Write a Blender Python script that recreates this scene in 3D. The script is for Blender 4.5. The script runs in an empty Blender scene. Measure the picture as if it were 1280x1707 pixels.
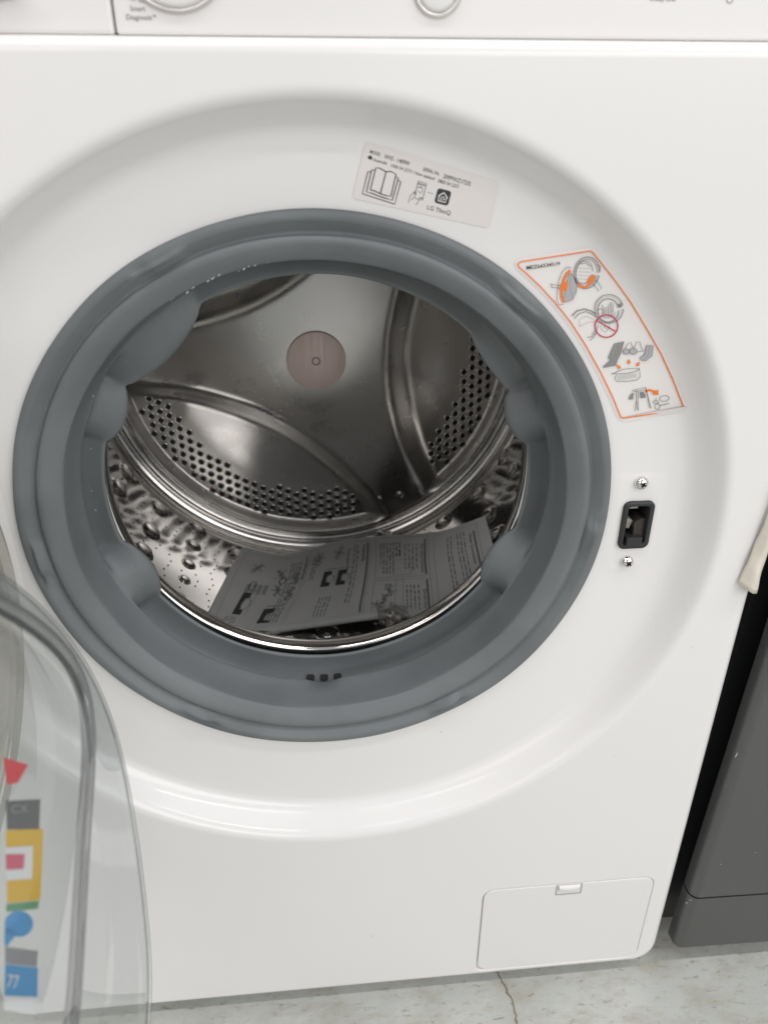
import bpy, math, random, bmesh
import numpy as np
from mathutils import Vector, Matrix
from mathutils.geometry import delaunay_2d_cdt, tessellate_polygon
random.seed(7); rng = np.random.default_rng(7)
S = bpy.context.scene
COL = S.collection
R_ = math.radians
ZC = 0.497                      # height of the drum axis above the floor
W, H, F = 1280, 1707, 1282      # photograph size and focal length in its pixels

# ------------------------------------------------------------------ camera
CAM = np.array([-.0017, -.4248, .2399 + ZC])
def _axes(yaw, pitch, roll):
    f = np.array([math.sin(yaw)*math.cos(pitch), math.cos(yaw)*math.cos(pitch), -math.sin(pitch)])
    rt = np.array([math.cos(yaw), -math.sin(yaw), 0]); up = np.cross(rt, f)
    return rt*math.cos(roll)+up*math.sin(roll), -rt*math.sin(roll)+up*math.cos(roll), f
RT, UP, FW = _axes(R_(5.37), R_(27.71), R_(.13))
cd = bpy.data.cameras.new('camera'); cam = bpy.data.objects.new('camera', cd); COL.objects.link(cam)
cam.matrix_world = Matrix(((RT[0], UP[0], -FW[0], CAM[0]), (RT[1], UP[1], -FW[1], CAM[1]), (RT[2], UP[2], -FW[2], CAM[2]), (0, 0, 0, 1)))
cd.sensor_fit = 'VERTICAL'; cd.sensor_height = 24; cd.lens = 24*F/H
cd.clip_start = .01; cd.clip_end = 100
cd.dof.use_dof = True; cd.dof.focus_distance = .56; cd.dof.aperture_fstop = 4.9
S.camera = cam

# ------------------------------------------------------------------ light of the shop and added front fills
world = bpy.data.worlds.new('World'); S.world = world; world.use_nodes = True
bg = world.node_tree.nodes['Background']; bg.inputs[0].default_value = (.93, .96, 1, 1); bg.inputs[1].default_value = .40
def tube(x, y, z, lx, ly, power, col=(1, .985, .97)):
    l = bpy.data.lights.new('ceiling_tube', 'AREA'); l.shape = 'RECTANGLE'; l.size = lx; l.size_y = ly
    l.energy = power; l.color = col
    o = bpy.data.objects.new('ceiling_tube', l); COL.objects.link(o); o.location = (x, y, z)
    return o
tube(-1.5, -.75, 3.1, 2.5, .10, 24)
tube(1.7, -.75, 3.1, 2.5, .10, 36)
tube(-1.5, -1.9, 3.1, 2.5, .10, 12)
tube(1.7, -1.9, 3.1, 2.5, .10, 18)
def front_fill(x, y, z, sx, sy, power, col=(1, .985, .975)):  # added soft frontal lamps, no window is known there
    l = bpy.data.lights.new('added_fill_lamp', 'AREA'); l.shape = 'RECTANGLE'; l.size = sx; l.size_y = sy; l.energy = power; l.color = col
    o = bpy.data.objects.new('added_fill_lamp', l); COL.objects.link(o); o.location = (x, y, z)
    o.rotation_euler = (Vector((0, 0, .5))-Vector((x, y, z))).to_track_quat('-Z', 'Y').to_euler()
front_fill(2.8, -4.2, 2.2, 5.5, 2.2, 125)
front_fill(-2.8, -4.2, 2.3, 3.5, 2.0, 38, (1, .92, .87))  # weaker warm fill added on the left for a slight tone gradient
S.view_settings.view_transform = 'Standard'; S.view_settings.look = 'None'
S.view_settings.exposure = -0.10; S.view_settings.gamma = 1
S.cycles.use_denoising = True
S.cycles.max_bounces = 14; S.cycles.glossy_bounces = 8; S.cycles.transparent_max_bounces = 24
S.cycles.sample_clamp_indirect = 6

# ------------------------------------------------------------------ helpers
def ray(px, py): return FW + ((px-W/2)/F)*RT - ((py-H/2)/F)*UP
def at(px, py, y):
    d = ray(px, py); t = (y-CAM[1])/d[1]; return CAM + t*d
def at_plane(px, py, o, n):
    d = ray(px, py); t = ((o-CAM)@n)/(d@n); return CAM + t*d
def at_cyl(px, py, R):
    d = ray(px, py); c = CAM-np.array([0, 0, ZC])
    a = d[0]**2+d[2]**2; b = 2*(c[0]*d[0]+c[2]*d[2]); e = c[0]**2+c[2]**2-R*R
    return CAM + (-b+math.sqrt(b*b-4*a*e))/(2*a)*d

class MB:
    def __init__(s): s.v = []; s.f = []; s.m = []
    def add(s, vs, fs, mi=0):
        n = len(s.v); s.v += [tuple(map(float, p)) for p in vs]; s.f += [tuple(i+n for i in f) for f in fs]; s.m += [mi]*len(fs)
    def rings(s, rs, closed=True, cap0=False, cap1=False, mi=0):
        n = len(rs[0]); vs = [p for r in rs for p in r]; fs = []
        for i in range(len(rs)-1):
            for k in range(n if closed else n-1):
                k2 = (k+1) % n; fs.append((i*n+k, i*n+k2, (i+1)*n+k2, (i+1)*n+k))
        if cap0: fs.append(tuple(range(n))[::-1])
        if cap1: fs.append(tuple(range((len(rs)-1)*n, len(rs)*n)))
        s.add(vs, fs, mi)
    def box(s, c, h, bev=0, mi=0, rot=None):
        cx, cy, cz = c; hx, hy, hz = h
        bm = bmesh.new(); bmesh.ops.create_cube(bm, size=2)
        for v in bm.verts: v.co = Vector((v.co.x*hx, v.co.y*hy, v.co.z*hz))
        if bev: bmesh.ops.bevel(bm, geom=bm.edges[:], offset=bev, segments=2, affect='EDGES', profile=.6)
        bm.verts.ensure_lookup_table()
        for v in bm.verts:
            if rot is not None: v.co = rot @ v.co
        s.add([(v.co.x+cx, v.co.y+cy, v.co.z+cz) for v in bm.verts], [tuple(v.index for v in f.verts) for f in bm.faces] if not bm.verts.index_update() else [], mi)
        bm.free()
    def lathe_y(s, prof, c=(0, 0), n=64, mi=0, cap1=False):
        rs = [[(c[0]+r*math.cos(2*math.pi*k/n), y, c[1]+r*math.sin(2*math.pi*k/n)) for k in range(n)] for r, y in prof]
        s.rings(rs, True, False, cap1, mi)
    def tube(s, pts, rad, n=8, closed=False, mi=0):
        pts = [Vector(p) for p in pts]; rs = []; N = len(pts); up = None
        for i, p in enumerate(pts):
            a = pts[(i-1) % N] if closed or i else p; b = pts[(i+1) % N] if closed or i < N-1 else p
            t = (b-a).normalized()
            if up is None: up = t.orthogonal().normalized()
            up = (up-t*up.dot(t)).normalized(); q = t.cross(up)
            rr = rad[i] if hasattr(rad, '__len__') else rad
            rs.append([p+(up*math.cos(2*math.pi*k/n)+q*math.sin(2*math.pi*k/n))*rr for k in range(n)])
        if closed: rs.append(rs[0])
        s.rings(rs, True, not closed, not closed, mi)
    def build(s, name, mats, parent=None, smooth=True, angle=None):
        me = bpy.data.meshes.new(name); me.from_pydata(s.v, [], s.f)
        mats = mats if isinstance(mats, (list, tuple)) else [mats]
        for m in mats: me.materials.append(m)
        if len(mats) > 1: me.polygons.foreach_set('material_index', s.m)
        me.polygons.foreach_set('use_smooth', [smooth]*len(me.polygons))
        me.validate(); me.update()
        o = bpy.data.objects.new(name, me); COL.objects.link(o)
        if parent is not None: o.parent = parent
        if angle is not None:
            bm = bmesh.new(); bm.from_mesh(me)
            for e in bm.edges:
                if len(e.link_faces) == 2 and e.calc_face_angle(0) > R_(angle): e.smooth = False
            bm.to_mesh(me); bm.free()
        return o
def fix_normals(o, flip=False):
    bm = bmesh.new(); bm.from_mesh(o.data); bmesh.ops.recalc_face_normals(bm, faces=bm.faces[:])
    if flip: bmesh.ops.reverse_faces(bm, faces=bm.faces[:])
    bm.to_mesh(o.data); bm.free(); return o
def empty(name, label=None, cat=None, loc=(0, 0, 0), parent=None):
    o = bpy.data.objects.new(name, None); COL.objects.link(o); o.location = loc; o.empty_display_size = .05
    if label: o['label'] = label; o['category'] = cat
    if parent is not None: o.parent = parent
    return o
def copy_of(o, name=None):
    c = o.copy(); COL.objects.link(c); return c

def mat(name, col, rough=.4, metal=0, noise=0, nscale=30, bump=0, bscale=200, coat=0, spec=.5, rvar=0, tint=None):
    m = bpy.data.materials.new(name); m.use_nodes = True; nt = m.node_tree; b = nt.nodes['Principled BSDF']
    b.inputs['Base Color'].default_value = (*col, 1); b.inputs['Roughness'].default_value = rough
    b.inputs['Metallic'].default_value = metal; b.inputs['Specular IOR Level'].default_value = spec
    b.inputs['Coat Weight'].default_value = coat; b.inputs['Coat Roughness'].default_value = .03
    tc = nt.nodes.new('ShaderNodeTexCoord')
    if noise or rvar:
        n = nt.nodes.new('ShaderNodeTexNoise'); n.inputs['Scale'].default_value = nscale; n.inputs['Detail'].default_value = 6
        nt.links.new(tc.outputs['Object'], n.inputs['Vector'])
    if noise:
        mx = nt.nodes.new('ShaderNodeMix'); mx.data_type = 'RGBA'
        t = tint or [c*(1-noise) for c in col]
        mx.inputs['A'].default_value = (*col, 1); mx.inputs['B'].default_value = (*t, 1)
        mr = nt.nodes.new('ShaderNodeMapRange'); mr.inputs['From Min'].default_value = .42; mr.inputs['From Max'].default_value = .7
        nt.links.new(n.outputs['Fac'], mr.inputs['Value']); nt.links.new(mr.outputs['Result'], mx.inputs['Factor'])
        nt.links.new(mx.outputs['Result'], b.inputs['Base Color'])
    if rvar:
        mr = nt.nodes.new('ShaderNodeMapRange'); mr.inputs['To Min'].default_value = rough-rvar; mr.inputs['To Max'].default_value = rough+rvar
        nt.links.new(n.outputs['Fac'], mr.inputs['Value']); nt.links.new(mr.outputs['Result'], b.inputs['Roughness'])
    if bump:
        n2 = nt.nodes.new('ShaderNodeTexNoise'); n2.inputs['Scale'].default_value = bscale; n2.inputs['Detail'].default_value = 4
        nt.links.new(tc.outputs['Object'], n2.inputs['Vector'])
        bp = nt.nodes.new('ShaderNodeBump'); bp.inputs['Strength'].default_value = bump; bp.inputs['Distance'].default_value = .001
        nt.links.new(n2.outputs['Fac'], bp.inputs['Height']); nt.links.new(bp.outputs['Normal'], b.inputs['Normal'])
    return m
def brushed(name, col, rough, scale, strength, metal=1):
    m = mat(name, col, rough, metal); nt = m.node_tree; b = nt.nodes['Principled BSDF']
    tc = nt.nodes.new('ShaderNodeTexCoord'); mp = nt.nodes.new('ShaderNodeMapping'); mp.inputs['Scale'].default_value = scale
    n = nt.nodes.new('ShaderNodeTexNoise'); n.inputs['Scale'].default_value = 1; n.inputs['Detail'].default_value = 3
    nt.links.new(tc.outputs['Object'], mp.inputs['Vector']); nt.links.new(mp.outputs['Vector'], n.inputs['Vector'])
    bp = nt.nodes.new('ShaderNodeBump'); bp.inputs['Strength'].default_value = strength; bp.inputs['Distance'].default_value = .001
    nt.links.new(n.outputs['Fac'], bp.inputs['Height']); nt.links.new(bp.outputs['Normal'], b.inputs['Normal'])
    mr = nt.nodes.new('ShaderNodeMapRange'); mr.inputs['To Min'].default_value = rough*.75; mr.inputs['To Max'].default_value = rough*1.25
    nt.links.new(n.outputs['Fac'], mr.inputs['Value']); nt.links.new(mr.outputs['Result'], b.inputs['Roughness'])
    return m
def clear(name, tint=(.93, .95, .95), gloss=.06, rough=.02, edge=.55, milk=0):
    m = bpy.data.materials.new(name); m.use_nodes = True; nt = m.node_tree; nt.nodes.clear()
    out = nt.nodes.new('ShaderNodeOutputMaterial'); tr = nt.nodes.new('ShaderNodeBsdfTransparent'); gl = nt.nodes.new('ShaderNodeBsdfGlossy')
    gl.inputs['Roughness'].default_value = rough; tr.inputs[0].default_value = (*tint, 1)
    lw = nt.nodes.new('ShaderNodeLayerWeight'); lw.inputs['Blend'].default_value = .25
    mr = nt.nodes.new('ShaderNodeMapRange'); mr.inputs['To Min'].default_value = gloss; mr.inputs['To Max'].default_value = edge
    nt.links.new(lw.outputs['Facing'], mr.inputs['Value'])
    mx = nt.nodes.new('ShaderNodeMixShader'); nt.links.new(mr.outputs['Result'], mx.inputs[0])
    nt.links.new(tr.outputs[0], mx.inputs[1]); nt.links.new(gl.outputs[0], mx.inputs[2]); nt.links.new(mx.outputs[0], out.inputs[0])
    if milk:
        df = nt.nodes.new('ShaderNodeBsdfDiffuse'); df.inputs[0].default_value = (.72, .73, .72, 1)
        tl = nt.nodes.new('ShaderNodeBsdfTranslucent'); tl.inputs[0].default_value = (.72, .73, .72, 1); ad = nt.nodes.new('ShaderNodeMixShader')
        nt.links.new(df.outputs[0], ad.inputs[1]); nt.links.new(tl.outputs[0], ad.inputs[2])
        m2 = nt.nodes.new('ShaderNodeMixShader'); m2.inputs[0].default_value = milk
        nt.links.new(mx.outputs[0], m2.inputs[1]); nt.links.new(ad.outputs[0], m2.inputs[2]); nt.links.new(m2.outputs[0], out.inputs[0])
    return m

WHITE = mat('white_enamel', (.80, .786, .778), .25, coat=.3, rvar=.05, nscale=6, bump=.02, bscale=500)
WHITE_PL = mat('white_plastic', (.78, .765, .755), .32, rvar=.05, nscale=9)
RUBBER = mat('grey_rubber', (.162, .176, .183), .5, noise=.22, nscale=14, bump=.12, bscale=160, rvar=.1, spec=.4)
STEEL = brushed('drum_steel', (.60, .585, .565), .29, (40, 40, 40), .03)
STEEL_MIRROR = mat('polished_steel', (.57, .555, .54), .085, 1, rvar=.03, nscale=20, bump=.03, bscale=60)
CHROME = mat('chrome', (.78, .76, .74), .1, 1)
HUBM = brushed('hub_steel', (.97, .83, .78), .72, (300, 300, 20), .12)  # pale pink base colour stands in for a bright pinkish reflection
BLACK = mat('black_hole', (.006, .006, .006), .7)
BLACKPL = mat('black_plastic', (.022, .023, .024), .38, bump=.1, bscale=900)
HOOKM = mat('brown_black_plastic', (.035, .028, .025), .45)
BEIGE = mat('beige_plastic', (.42, .40, .36), .5)
INK = mat('dark_ink', (.03, .03, .035), .6)
INK_BOOK = mat('purple_grey_ink', (.07, .05, .07), .6)
INK_GREY = mat('grey_ink', (.22, .22, .23), .6)
INK_PALE = mat('pale_grey_ink', (.42, .42, .43), .6)
INK_ORANGE = mat('orange_ink', (.85, .2, .02), .5)
INK_RED = mat('crimson_ink', (.5, .01, .06), .5)
PAPER_ST = mat('white_sticker', (.80, .77, .75), .45)
CLEAR_ST = mat('satin_sticker', (.74, .705, .69), .38)
GAP = mat('shadow_gap', (.03, .03, .03), .8)

# ------------------------------------------------------------------ flat print drawn on planes
class Print:
    """strokes, fills and lettering in the artwork's own units, laid on a surface by self.to(x, y)"""
    def __init__(s, to): s.to = to; s.g = {}
    def mb(s, m): return s.g.setdefault(m.name, (m, MB()))[1]
    def fill(s, pts, m, lift=0):
        tris = tessellate_polygon([[Vector((p[0], p[1], 0)) for p in pts]])
        s.mb(m).add([s.to(x, y, lift) for x, y in pts], [tuple(t) for t in tris])
    def line(s, pts, w, m, closed=False, lift=.00003):
        P = [np.array(p, float) for p in pts]; N = len(P); L = []
        for i in range(N):
            a = P[(i-1) % N] if closed or i else P[i]; b = P[(i+1) % N] if closed or i < N-1 else P[i]
            t = (b-a); t = t/(np.hypot(*t)+1e-9); n = np.array([-t[1], t[0]]); L.append((P[i]+n*w/2, P[i]-n*w/2))
        vs = [s.to(*q, lift) for pr in L for q in pr]; n = N if closed else N-1
        s.mb(m).add(vs, [(2*i, 2*((i+1) % N), 2*((i+1) % N)+1, 2*i+1) for i in range(n)])
    def ell(s, cx, cy, rx, ry, rot=0, a0=0, a1=360, n=28):
        r = R_(rot); o = []
        full = abs(a1-a0) >= 360
        for k in range(n if full else n+1):
            t = R_(a0+(a1-a0)*k/n); x, y = rx*math.cos(t), ry*math.sin(t)
            o.append((cx+x*math.cos(r)-y*math.sin(r), cy+x*math.sin(r)+y*math.cos(r)))
        return o
    def text(s, body, p0, p1, h, m, flip=-1, lift=.00003):
        vs, fs, w, cap = glyphs(body)
        p0, p1 = np.array(p0, float), np.array(p1, float); d = (p1-p0)/w; e = (p1-p0)/np.hypot(*(p1-p0))
        n = np.array([e[1], -e[0]])*h/cap if flip < 0 else np.array([-e[1], e[0]])*h/cap
        s.mb(m).add([s.to(*(p0+d*x+n*y), lift) for x, y in vs], fs)
    def build(s, parent, name='print', stuff=True):
        out = []
        for m, b in s.g.values():
            o = b.build(name, m, parent, smooth=False); out.append(o)
            if stuff: o['kind'] = 'stuff'
        return out
_gl = {}
def glyphs(body):
    if body in _gl: return _gl[body]
    c = bpy.data.curves.new('lettering', 'FONT'); c.body = body; c.resolution_u = 3; c.offset = .006
    o = bpy.data.objects.new('lettering', c); COL.objects.link(o)
    dg = bpy.context.evaluated_depsgraph_get(); me = bpy.data.meshes.new_from_object(o.evaluated_get(dg))
    vs = [(v.co.x, v.co.y) for v in me.vertices]; fs = [tuple(p.vertices) for p in me.polygons]
    x0 = min(v[0] for v in vs); vs = [(x-x0, y) for x, y in vs]; w = max(v[0] for v in vs)
    bpy.data.objects.remove(o); bpy.data.curves.remove(c); bpy.data.meshes.remove(me)
    _gl[body] = (vs, fs, w, .70); return _gl[body]

# ------------------------------------------------------------------ floor
nt_floor = bpy.data.materials.new('painted_concrete'); nt_floor.use_nodes = True
def floor_material():
    m = nt_floor; nt = m.node_tree; b = nt.nodes['Principled BSDF']; b.inputs['Roughness'].default_value = .45
    tc = nt.nodes.new('ShaderNodeTexCoord')
    def noise(scale, det, rough=.6, stretch=None, dist=0):
        n = nt.nodes.new('ShaderNodeTexNoise'); n.inputs['Scale'].default_value = scale; n.inputs['Detail'].default_value = det
        n.inputs['Roughness'].default_value = rough; n.inputs['Distortion'].default_value = dist
        if stretch:
            mp = nt.nodes.new('ShaderNodeMapping'); mp.inputs['Scale'].default_value = stretch; mp.inputs['Rotation'].default_value = (0, 0, .7)
            nt.links.new(tc.outputs['Object'], mp.inputs['Vector']); nt.links.new(mp.outputs['Vector'], n.inputs['Vector'])
        else: nt.links.new(tc.outputs['Object'], n.inputs['Vector'])
        return n
    def mix(fac, lo, hi, a, bcol):
        mr = nt.nodes.new('ShaderNodeMapRange'); mr.inputs['From Min'].default_value = lo; mr.inputs['From Max'].default_value = hi
        nt.links.new(fac, mr.inputs['Value'])
        mx = nt.nodes.new('ShaderNodeMix'); mx.data_type = 'RGBA'; nt.links.new(mr.outputs['Result'], mx.inputs['Factor'])
        if isinstance(a, tuple): mx.inputs['A'].default_value = (*a, 1)
        else: nt.links.new(a, mx.inputs['A'])
        mx.inputs['B'].default_value = (*bcol, 1); return mx.outputs['Result']
    c = mix(noise(9, 8).outputs['Fac'], .35, .7, (.56, .575, .55), (.46, .475, .45))
    c = mix(noise(16, 9, .72, (1, 2.2, 1)).outputs['Fac'], .47, .76, c, (.37, .34, .265))
    c = mix(noise(75, 9, .75, (1, 3.2, 1), .6).outputs['Fac'], .56, .70, c, (.22, .19, .13))
    c = mix(noise(170, 6, .7, (1, 1.5, 1)).outputs['Fac'], .66, .73, c, (.09, .08, .065))
    nt.links.new(c, b.inputs['Base Color'])
    bp = nt.nodes.new('ShaderNodeBump'); bp.inputs['Strength'].default_value = .25; bp.inputs['Distance'].default_value = .002
    nt.links.new(noise(60, 8).outputs['Fac'], bp.inputs['Height']); nt.links.new(bp.outputs['Normal'], b.inputs['Normal'])
floor_material()
mb = MB(); mb.add([(-8, -9, 0), (8, -9, 0), (8, 5, 0), (-8, 5, 0)], [(0, 1, 2, 3)])
floor = mb.build('floor', nt_floor, smooth=False); floor['kind'] = 'structure'; floor['label'] = 'worn pale grey painted concrete floor'
mb = MB(); pts = []
for i in range(240):
    t = i/239; pts.append((.150+.006*math.sin(t*9)+.0025*math.sin(t*61)+rng.normal(0, .0007)+.03*t*t, .06-t*.62, 0))
L = [Vector(p) for p in pts]
mb.add([q for i, p in enumerate(L) for q in ((p.x-.0003-rng.random()**2*.0009, p.y, .0006), (p.x+.0003+rng.random()**2*.0009, p.y, .0006))], [(2*i, 2*i+1, 2*i+3, 2*i+2) for i in range(239)])
mb.build('crack', mat('crack_dirt', (.24, .20, .14), .9, noise=.5, nscale=90), floor, smooth=False)

# ------------------------------------------------------------------ washing machine
WM = empty('washing_machine', 'white front loading washing machine with its door open, grey rubber seal and steel drum', 'washing machine')
C1 = (.003, ZC-.015)                    # centre of the stamped recess
ZT, ZB, XE = ZC+.2703, ZC-.4794, .2985
def rrect(x0, x1, z0, z1, rad, nc=10, ns=24):
    """rounded rectangle outline, counter-clockwise, rad = (bl, br, tr, tl)"""
    o = []
    cs = [(x0+rad[0], z0+rad[0], rad[0], 180), (x1-rad[1], z0+rad[1], rad[1], 270), (x1-rad[2], z1-rad[2], rad[2], 0), (x0+rad[3], z1-rad[3], rad[3], 90)]
    for i, (cx, cz, r, a) in enumerate(cs):
        arc = [(cx+r*math.cos(R_(a+90*k/nc)), cz+r*math.sin(R_(a+90*k/nc))) for k in range(nc+1)]
        o += arc
        nx, nz, nr, na = cs[(i+1) % 4]; e = (nx+nr*math.cos(R_(na)), nz+nr*math.sin(R_(na))); s0 = arc[-1]
        for k in range(1, ns): o.append((s0[0]+(e[0]-s0[0])*k/ns, s0[1]+(e[1]-s0[1])*k/ns))
    return o
def cdt_fill(mbx, outer, holes, y, nx=0, mi=0):
    vs = []; es = []; 
    for loop in [outer]+holes:
        n0 = len(vs); vs += [Vector(p) for p in loop]; es += [(n0+k, n0+(k+1) % len(loop)) for k in range(len(loop))]
    r = delaunay_2d_cdt(vs, es, [], 1, 1e-7)
    V, T = r[0], r[2]
    def inside(p, loop):
        c = False; n = len(loop)
        for i in range(n):
            a, b = loop[i], loop[i-1]
            if (a[1] > p[1]) != (b[1] > p[1]) and p[0] < (b[0]-a[0])*(p[1]-a[1])/(b[1]-a[1])+a[0]: c = not c
        return c
    fs = []
    for t in T:
        p = sum((V[i] for i in t), Vector((0, 0)))/len(t)
        if inside(p, outer) and not any(inside(p, h) for h in holes): fs.append(tuple(t))
    mbx.add([(v.x, y, v.y) for v in V], fs, mi)

fp = MB()
NR = 256
def circ(c, r, n=NR): return [(c[0]+r*math.cos(2*math.pi*k/n), c[1]+r*math.sin(2*math.pi*k/n)) for k in range(n)]
def to3(loop, y): return [(p[0], y, p[1]) for p in loop]
def edge_loop(ins):
    return rrect(-XE+ins, XE-ins, ZB+ins*.6, ZT-ins*.6, (max(.024-ins, .004), max(.024-ins, .004), max(.006-ins*.5, .002), max(.006-ins*.5, .002)))
e_prof = [(0, .55), (0, .012), (.0006, .0075), (.0022, .0038), (.005, .0014), (.0085, .0003), (.012, 0), (.0135, 0)]
fp.rings([to3(edge_loop(i), y) for i, y in e_prof])
r_prof = [(.2665, 0), (.2650, 0), (.2625, .0003), (.2603, .0013), (.2585, .0031), (.2566, .0058), (.2545, .0092), (.2524, .0127), (.2503, .0158), (.2482, .0184), (.2458, .0204), (.2432, .0216), (.2405, .0220), (.2395, .0220)]
fp.rings([to3(circ(C1, r), y) for r, y in r_prof])
# pump cover pocket and the flat front
PX0, PX1, PZ0, PZ1 = .1249, .2783, ZC-.4700, ZC-.3565
pocket = rrect(PX0, PX1, PZ0, PZ1, (.006, .011, .011, .011), 6, 6)
pk2 = rrect(PX0-.0012, PX1+.0012, PZ0-.0012, PZ1+.0012, (.007, .012, .012, .012), 6, 6)
cdt_fill(fp, edge_loop(.0135), [circ(C1, .2665), pk2], 0)
fp.rings([to3(pk2, 0), to3(rrect(PX0-.0006, PX1+.0006, PZ0-.0006, PZ1+.0006, (.0065, .0115, .0115, .0115), 6, 6), 0)])
fp.rings([to3(rrect(PX0-.0006, PX1+.0006, PZ0-.0006, PZ1+.0006, (.0065, .0115, .0115, .0115), 6, 6), 0), to3(pocket, .0006), to3(pocket, .003), to3(rrect(PX0+.004, PX1-.004, PZ0+.004, PZ1-.004, (.006, .011, .011, .011), 6, 6), .0032)], True, False, True)
# recess floor with the latch opening
LX0, LX1, LZ0, LZ1 = .2030, .2246, ZC-.0315, ZC+.0050
latch_hole = rrect(LX0+.001, LX1-.001, LZ0+.001, LZ1-.001, (.004,)*4, 4, 4)
cdt_fill(fp, circ(C1, .2395), [circ((0, ZC), .1935), latch_hole], .0220)
fp.rings([to3(circ((0, ZC), .1935), .0220), to3(circ((0, ZC), .1925), .0220)])
fp.rings([to3(circ((0, ZC), .1925), .0220), to3(circ((0, ZC), .1905), .0220), to3(circ((0, ZC), .1895), .0222), to3(circ((0, ZC), .1885), .0230), to3(circ((0, ZC), .1880), .034)])
front = fp.build('front_panel', WHITE, WM)
bm = bmesh.new(); bm.from_mesh(front.data); bmesh.ops.remove_doubles(bm, verts=bm.verts[:], dist=1e-6); bmesh.ops.recalc_face_normals(bm, faces=bm.faces[:])
for e in bm.edges:
    if len(e.link_faces) == 2 and e.calc_face_angle(0) > R_(38): e.smooth = False
bm.to_mesh(front.data); bm.free()

b = MB(); b.box((0, .335, .0095), (.285, .215, .0075)); b.build('base_light_block', GAP, WM, False)  # unseen block added under the machine to stop light from behind
b = MB(); b.box((0, .552, (ZT+ZB)/2), (XE-.003, .002, (ZT-ZB)/2-.003)); b.build('rear_panel', WHITE, WM, False)
for fx in (-.25, .25):
    b = MB(); rs = [[(fx+r*math.cos(2*math.pi*k/16), .075+r*math.sin(2*math.pi*k/16), z) for k in range(16)] for r, z in ((.022, .0), (.022, .006), (.012, .008), (.008, .018))]
    b.rings(rs, True, True); b.build('levelling_foot', BLACKPL, WM, False)
# control panel, drawer, buttons
def slab(name, x0, x1, z0, z1, y0, y1, rad, bev, m, parent, label=None):
    b = MB(); out = []
    for ins, dy in ((0, y1-y0), (0, bev), (bev*.3, bev*.3), (bev, 0), (bev+.0008, 0), (bev+.0016, 0)):
        out.append(to3(rrect(x0+ins, x1-ins, z0+ins, z1-ins, (max(rad-ins, .0006),)*4, 5, 6), y0+dy))
    b.rings(out, True, False, True)
    o = fix_normals(b.build(name, m, parent, smooth=True, angle=40))
    if label: o['label'] = label
    return o
DX = -.0871
slab('detergent_drawer', -.298, DX-.0006, ZT-.0004, ZC+.39, .0062, .05, .0015, .0015, WHITE_PL, WM)
cp = slab('control_panel', DX+.0006, .298, ZT-.0004, ZC+.39, .0056, .05, .0015, .0008, WHITE_PL, WM)
gp = MB(); gp.box((0, .03, ZC+.32), (.29, .012, .06)); gp.build('panel_back', GAP, WM, False)
# the pull of the drawer: a soft hollow lip
dl = MB(); dl.tube([(-.26+.2*t*.7, +.0035, ZC+.286+.0004*math.sin(t*6)) for t in np.linspace(0, 1, 9)], [.0005]+[.003]*7+[.0005], 10)
dl.build('drawer_lip', WHITE_PL, WM)
def ring_button(c, R, name):
    b = MB(); b.lathe_y([(R+.0015, .0057), (R+.0013, .0047), (R+.0004, .0040), (R-.0006, .0044), (R-.0010, .0053)], c, 72)
    o = fix_normals(b.build(name, mat('ring_metal', (.62, .59, .57), .35, .7), cp))
    f = MB(); f.lathe_y([(R-.0012, .0055), (R-.0018, .0046), (R-.003, .0043), (.0005, .0043)], c, 72, cap1=True)
    f.build('button_cap', WHITE_PL, cp); return o
ring_button((.0636, ZC+.2895), .0105, 'button_ring')
ring_button((-.0575, ZC+.3040), .0245, 'dial_ring')
P = Print(lambda x, y, l=0: (x, .0056-.0002-l, y))
P.text('Smart', (-.0790, ZC+.2793), (-.0722, ZC+.2793), .0020, INK_GREY, 1)
P.text('Diagnosis', (-.0812, ZC+.2759), (-.0697, ZC+.2759), .0021, INK_GREY, 1)
P.text('TM', (-.0694, ZC+.2770), (-.0678, ZC+.2770), .0009, INK_GREY, 1)
P.line([(-.0743, ZC+.2828), (-.0715, ZC+.2828), (-.0715, ZC+.2862), (-.0743, ZC+.2862)], .0004, INK_GREY, True)
P.fill([(-.0790, ZC+.2838), (-.0760, ZC+.2833), (-.0755, ZC+.2845), (-.0788, ZC+.2850)], INK_PALE)
P.text('Delay End', (.1672, ZC+.2861), (.1798, ZC+.2861), .0021, INK_GREY, 1)
P.line([(.2072+.0016*math.cos(t), ZC+.2872+.0016*math.sin(t)) for t in np.linspace(0, 6.28, 14)], .0004, INK_GREY)
P.build(cp, 'lettering')

# pump cover
pcov = slab('pump_cover', PX0+.0009, PX1-.0006, PZ0+.0006, PZ1-.0006, -.0002, .003, .010, .0007, WHITE_PL, WM)
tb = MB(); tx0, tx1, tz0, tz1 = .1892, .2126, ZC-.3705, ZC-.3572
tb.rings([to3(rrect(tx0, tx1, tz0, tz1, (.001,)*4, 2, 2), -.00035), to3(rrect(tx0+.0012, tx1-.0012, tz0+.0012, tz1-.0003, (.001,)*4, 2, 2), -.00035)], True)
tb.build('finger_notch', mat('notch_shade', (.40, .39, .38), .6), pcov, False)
tb = MB(); N = 12; rs = []
for i in range(N+1):
    t = i/N; x = tx0+.0024+(tx1-tx0-.0048)*t; bz = .0026*math.sin(math.pi*t)
    rs.append([(x, -.0004, ZC-.3580), (x, -.0016-.0006*math.sin(math.pi*t), ZC-.3592), (x, -.0018-.0006*math.sin(math.pi*t), ZC-.3618-bz*.7), (x, -.0005, ZC-.3640-bz)])
tb.rings(rs, False); fix_normals(tb.build('pull_tab', WHITE_PL, pcov))

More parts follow.
